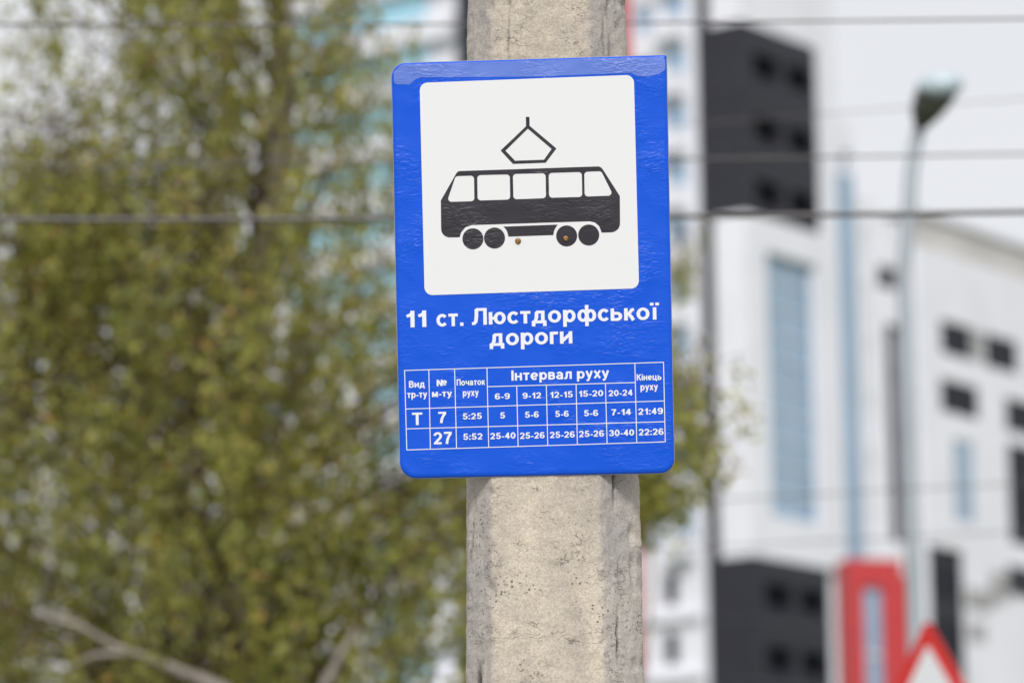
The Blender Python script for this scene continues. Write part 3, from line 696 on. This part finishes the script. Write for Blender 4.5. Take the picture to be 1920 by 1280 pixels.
# ------------------------------------------------------------------ warning sign
M_sred = mat('sign_red', (.62, .03, .03), .4); M_swht = mat('sign_white', (.75, .77, .8), .4); M_gal = mat('galvanised', (.45, .46, .47), .45, metal=.6)
TD = 25; ap = at(1738, 1163, TD); side = .86; hgt = side*.866; ap_y = ap.y
ws = thing('warning_sign', 'red bordered triangular warning sign, its tip rising at the lower right corner', 'road sign', (ap.x, ap_y, 0))
tri = [Vector((ap.x, 0, ap.z+.02)), Vector((ap.x-side/2, 0, ap.z-hgt)), Vector((ap.x+side/2, 0, ap.z-hgt))]
def tri_prism(name, P, rr, y0, y1, m, parent):
    lp = rounded([Vector((p.x, p.z)) for p in P], rr, 6); k = len(lp)
    V = [(p.x, y0, p.y) for p in lp]+[(p.x, y1, p.y) for p in lp]
    Fc = [tuple(range(k)), tuple(range(k, 2*k))[::-1]]+[(i, (i+1) % k, k+(i+1) % k, k+i) for i in range(k)]
    return mesh_obj(name, V, Fc, m, parent)
tri_prism('border', tri, .03, ap_y, ap_y+.02, M_sred, ws)
cen = (tri[0]+tri[1]+tri[2])/3; tin = [cen+(p-cen)*.66 for p in tri]
tri_prism('panel', tin, .015, ap_y-.004, ap_y-.001, M_swht, ws)
b = MB(); b.tube([(ap.x, ap_y+.05, -.02), (ap.x, ap_y+.05, ap.z-.15)], .03, 10); b.build('post', M_gal, ws, smooth=True)
ws.rotation_euler = (0, 0, R(-32))

# ------------------------------------------------------------------ weeping birches
def leafmat():
    m = bpy.data.materials.new('birch_leaf'); m.use_nodes = True; t = m.node_tree; b = t.nodes['Principled BSDF']; LK = t.links.new
    g = N(t, 'ShaderNodeNewGeometry'); r = N(t, 'ShaderNodeValToRGB'); LK(g.outputs['Random Per Island'], r.inputs[0])
    e = r.color_ramp.elements; e[0].position = 0; e[0].color = (.19, .21, .06, 1); e[1].position = 1; e[1].color = (.40, .24, .08, 1)
    for p, c in ((.35, (.31, .335, .085)), (.65, (.42, .43, .11)), (.86, (.46, .45, .12)), (.955, (.5, .40, .10)), (.975, (.48, .32, .10))):
        q = e.new(p); q.color = (*c, 1)
    tc = N(t, 'ShaderNodeTexCoord'); n = N(t, 'ShaderNodeTexNoise'); n.inputs['Scale'].default_value = 2.2; LK(tc.outputs['Object'], n.inputs['Vector'])
    r2 = N(t, 'ShaderNodeValToRGB'); r2.color_ramp.elements[0].position = .35; r2.color_ramp.elements[0].color = (.8, .85, .8, 1); r2.color_ramp.elements[1].position = .65; r2.color_ramp.elements[1].color = (1.2, 1.1, .95, 1); LK(n.outputs[0], r2.inputs[0])
    x = N(t, 'ShaderNodeMix', data_type='RGBA', blend_type='MULTIPLY'); x.inputs[0].default_value = 1; LK(r.outputs[0], x.inputs[6]); LK(r2.outputs[0], x.inputs[7])
    LK(x.outputs[2], b.inputs['Base Color']); b.inputs['Roughness'].default_value = .45; b.inputs['Specular IOR Level'].default_value = .4
    tr = N(t, 'ShaderNodeBsdfTranslucent'); LK(x.outputs[2], tr.inputs[0]); ms = N(t, 'ShaderNodeMixShader'); ms.inputs[0].default_value = .45
    o = t.nodes['Material Output']; LK(b.outputs[0], ms.inputs[1]); LK(tr.outputs[0], ms.inputs[2]); LK(ms.outputs[0], o.inputs[0])
    return m
M_leaf = leafmat()
M_bark = mat('birch_bark', (.36, .31, .28), .85, var=.35, vscale=5, stretch=(1, 1, 4), bump=.004, bscale=12)
M_bark2 = mat('dark_birch_bark', (.13, .095, .075), .85, var=.3, vscale=6)
M_twig = mat('twig', (.10, .06, .045), .8)

def grow(rt, trunk_xy, ztop, ends, per, lps, env, seed, tr=.20, gap=lambda x, z: False):
    """rt: root Empty; ends: branch tips; strands hang from each branch; env(x,z) tells where foliage is"""
    rg = np.random.default_rng(seed); rd = random.Random(seed)
    tx, ty = trunk_xy
    n = 14; tp = [Vector((tx+.10*math.sin(i*.9+seed)+.02*i, ty+.06*math.cos(i*1.3), ztop*i/n-.05)) for i in range(n+1)]
    b = MB(); b.tube(tp, [tr*(1-i/n)**.8+.015 for i in range(n+1)], 12); b.build('trunk', M_bark, rt, smooth=True)
    def trunk_at(z):
        f = max(0, min(n-.001, z/ztop*n)); i = int(f); return tp[i].lerp(tp[i+1], f-i)
    tw = MB(); P_ = []
    for (ex, ey, ez, big) in ends:
        zs_ = max(1.6, min(ztop*.93, ez-rd.uniform(.6, 1.8))); s = trunk_at(zs_); e = Vector((ex, ey, ez))
        mid = s.lerp(e, .55)+Vector((0, 0, rd.uniform(.25, .6))); k = 9; bp = []
        for i in range(k+1):
            f = i/k; bp.append((s*(1-f)**2+mid*2*f*(1-f)+e*f*f)+Vector((rd.uniform(-.03, .03), rd.uniform(-.03, .03), rd.uniform(-.03, .03)))*(0 < i < k))
        r0 = .03*big+.010
        b = MB(); b.tube(bp, [r0*(1-.85*i/k) for i in range(k+1)], 6); b.build('branch', M_bark2, rt, smooth=True)
        for j in range(per):
            f = rd.uniform(.72, 1.0); i = min(k-1, int(f*k)); a = bp[i].lerp(bp[i+1], f*k-i)
            h = Vector((rg.normal(0, .31), rg.normal(0, .38), rg.normal(.05, .32))); st = a+h
            Ln = rd.uniform(.4, 1.4); m_ = 7; drift = Vector((rg.normal(0, .11), rg.normal(0, .11), 0))
            if not env(st.x, st.z) or gap(st.x, st.z-.5*Ln): continue
            while Ln > .12 and not env(st.x+drift.x*Ln, st.z-Ln): Ln *= .82
            if Ln <= .12: continue
            sp_ = [a, a+h*.6+Vector((0, 0, .05))]
            for q in range(m_): g = q/(m_-1); sp_.append(st+drift*g*Ln+Vector((.03*math.sin(q*1.7+j), 0, -Ln*g)))
            tw.tube(sp_, [.004]*2+[.0032-.0003*q for q in range(m_)], 3, cap=False)
            nl = int(lps*(.4+Ln)); gs = rg.random(nl); ix = gs*(m_-1); ii = np.minimum(ix.astype(int), m_-2); fr = (ix-ii)[:, None]
            arr = np.array([tuple(p) for p in sp_[2:]]); P_.append(arr[ii]*(1-fr)+arr[ii+1]*fr+rg.normal(0, .042, (nl, 3)))
    tw.build('twigs', M_twig, rt)['kind'] = 'stuff'
    P = np.concatenate(P_); nl = len(P); print('leaves', nl)
    d = rg.normal(0, .55, (nl, 3)); d[:, 2] -= .8; d /= np.linalg.norm(d, axis=1)[:, None]
    s = np.cross(d, rg.normal(0, 1, (nl, 3))); s /= np.linalg.norm(s, axis=1)[:, None]
    Ls = rg.uniform(.04, .07, nl)[:, None]; Ws = Ls*.40; nn = np.cross(d, s)
    V = np.empty((nl, 4, 3)); V[:, 0] = P; V[:, 1] = P+d*Ls*.42+s*Ws+nn*Ls*.08; V[:, 2] = P+d*Ls; V[:, 3] = P+d*Ls*.42-s*Ws+nn*Ls*.08
    off = np.array(rt['_o']); V = (V-off).reshape(-1, 3)
    me = bpy.data.meshes.new('foliage'); me.vertices.add(nl*4); me.vertices.foreach_set('co', V.ravel().astype(np.float32))
    me.loops.add(nl*4); me.loops.foreach_set('vertex_index', np.arange(nl*4, dtype=np.int32)); me.polygons.add(nl)
    me.polygons.foreach_set('loop_start', np.arange(0, nl*4, 4, dtype=np.int32)); me.update(calc_edges=True); me.materials.append(M_leaf)
    o = bpy.data.objects.new('foliage', me); COL.objects.link(o); o.parent = rt; o['kind'] = 'stuff'

def toxz(px, py, d): p = at(px, py, d); return p.x, p.z
TY = at(960, 640, 24).y
def interp(z, tab):
    if z <= tab[0][0]: return tab[0][1]
    for (a, x), (c, y) in zip(tab, tab[1:]):
        if z <= c: return x+(y-x)*(z-a)/(c-a)
    return tab[-1][1]
def zx(px, py): p = at(px, py, 24); return (p.z, p.x)
left_t = sorted([zx(-900, 1300), zx(-900, 700), zx(-700, 330), zx(-60, 270), zx(70, 230), zx(130, 150), zx(95, 60), zx(-60, 20), zx(-80, -100), zx(0, -400)])
right_t = sorted([zx(900, 1700), zx(905, 1180), zx(980, 1120), zx(1130, 1040), zx(1215, 1000), zx(1340, 960), zx(1372, 900), zx(1378, 780), zx(1345, 640), zx(1230, 590), zx(1020, 560), zx(800, 500), zx(760, 300), zx(778, 150), zx(785, 0), zx(650, -300)])
def env1(x, z): return interp(z, left_t)+random.uniform(-.05, .1) < x < interp(z, right_t)+random.uniform(-.08, .05)
rootp = Vector((at(430, 1280, 24).x, TY, 0))
birch = thing('weeping_birch', 'large weeping birch with olive green hanging strands filling the left half', 'tree', tuple(rootp))
ends = []; rr_ = random.Random(3)
xx = -4.6
while xx < 1.45:
    z_ = 3.3
    while z_ < 11.2:
        x = xx+rr_.uniform(-.2, .2); z = z_+rr_.uniform(-.25, .25); z_ += .44
        if interp(z, left_t) < x < interp(z, right_t) and interp(z-.5, left_t)-.3 < x < interp(z-.5, right_t)+.1: ends.append((x, TY+rr_.gauss(0, .8), z, .2+.35*rr_.random()))
    xx += .40
for i in range(26):
    x, z = toxz(rr_.uniform(-120, 110), rr_.uniform(215, 420), 24); ends.append((x, TY+rr_.gauss(0, .6), z, .2))
for i in range(17):
    x, z = toxz(rr_.uniform(1190, 1350), rr_.uniform(600, 760), 24); ends.append((x, TY+rr_.gauss(0, .4), z, .15))
grow(birch, (rootp.x, TY+.8), 11.5, ends, 14, 30, env1, 5, gap=lambda x, z: noise.noise(Vector((x*2.9, z*1.7, 4.2))) > (.2 if x < .1 else .2))
M_limb = mat('limb_bark', (.32, .28, .25), .85, var=.3, vscale=6)
# bare limbs that show low down
for P in ([(60, 1148, .012), (150, 1172, .016), (215, 1212, .02), (275, 1232, .022), (420, 1290, .045), (440, 1420, .06)], [(110, 1262, .010), (175, 1228, .015), (240, 1222, .02)],
          [(668, 1175, .014), (640, 1225, .022), (605, 1290, .03), (480, 1450, .05)]):
    pts = [at(a, c, 22.6) for a, c, _ in P]; b = MB(); b.tube(pts, [r for *_, r in P], 8); b.build('limb', M_limb, birch, smooth=True)

# second birch, further back, lower crown
T2 = at(960, 640, 33).y; r2 = Vector((at(300, 1280, 33).x, T2, 0))
birch2 = thing('weeping_birch', 'second birch with a lower and darker crown behind the large weeping one', 'tree', tuple(r2))
def env2(x, z):
    zt_ = at(400, 560, 33).z; return x > -8 and x < at(850, 900, 33).x and z < zt_+.4*math.sin(x*2)
ends = []
for i in range(110):
    ends.append((rr_.uniform(at(-250, 900, 33).x, at(850, 900, 33).x-.2), T2+rr_.gauss(0, 1.1), rr_.uniform(3.5, at(400, 600, 33).z), .4))
grow(birch2, (r2.x, T2), 8.8, ends, 10, 25, env2, 9, gap=lambda x, z: noise.noise(Vector((x*1.6, z*.9, 1.7))) > .22)
# small outer tufts seen just right of the sign
tuft = thing('birch_sapling', 'thin leafy shoots of a young birch just right of the sign at pictogram height', 'tree', tuple(at(1165, 1280, 38).xy.to_3d()))
y3 = at(960, 640, 38).y
def env3(x, z):
    a, c = at(1262, 640, 38).x, at(1322, 640, 38).x; return a < x < c and at(960, 560, 38).z < z < at(960, 395, 38).z
ends = [(at(px, py, 38).x, y3, at(px, py, 38).z, .15) for px, py in ((1290, 420), (1300, 440), (1275, 480), (1285, 430), (1296, 405))]
grow(tuft, (at(1160, 640, 38).x, y3), at(1300, 410, 38).z, ends, 14, 20, env3, 12, .02)

for r_ in scn.objects:
    if '_o' in r_: del r_['_o']
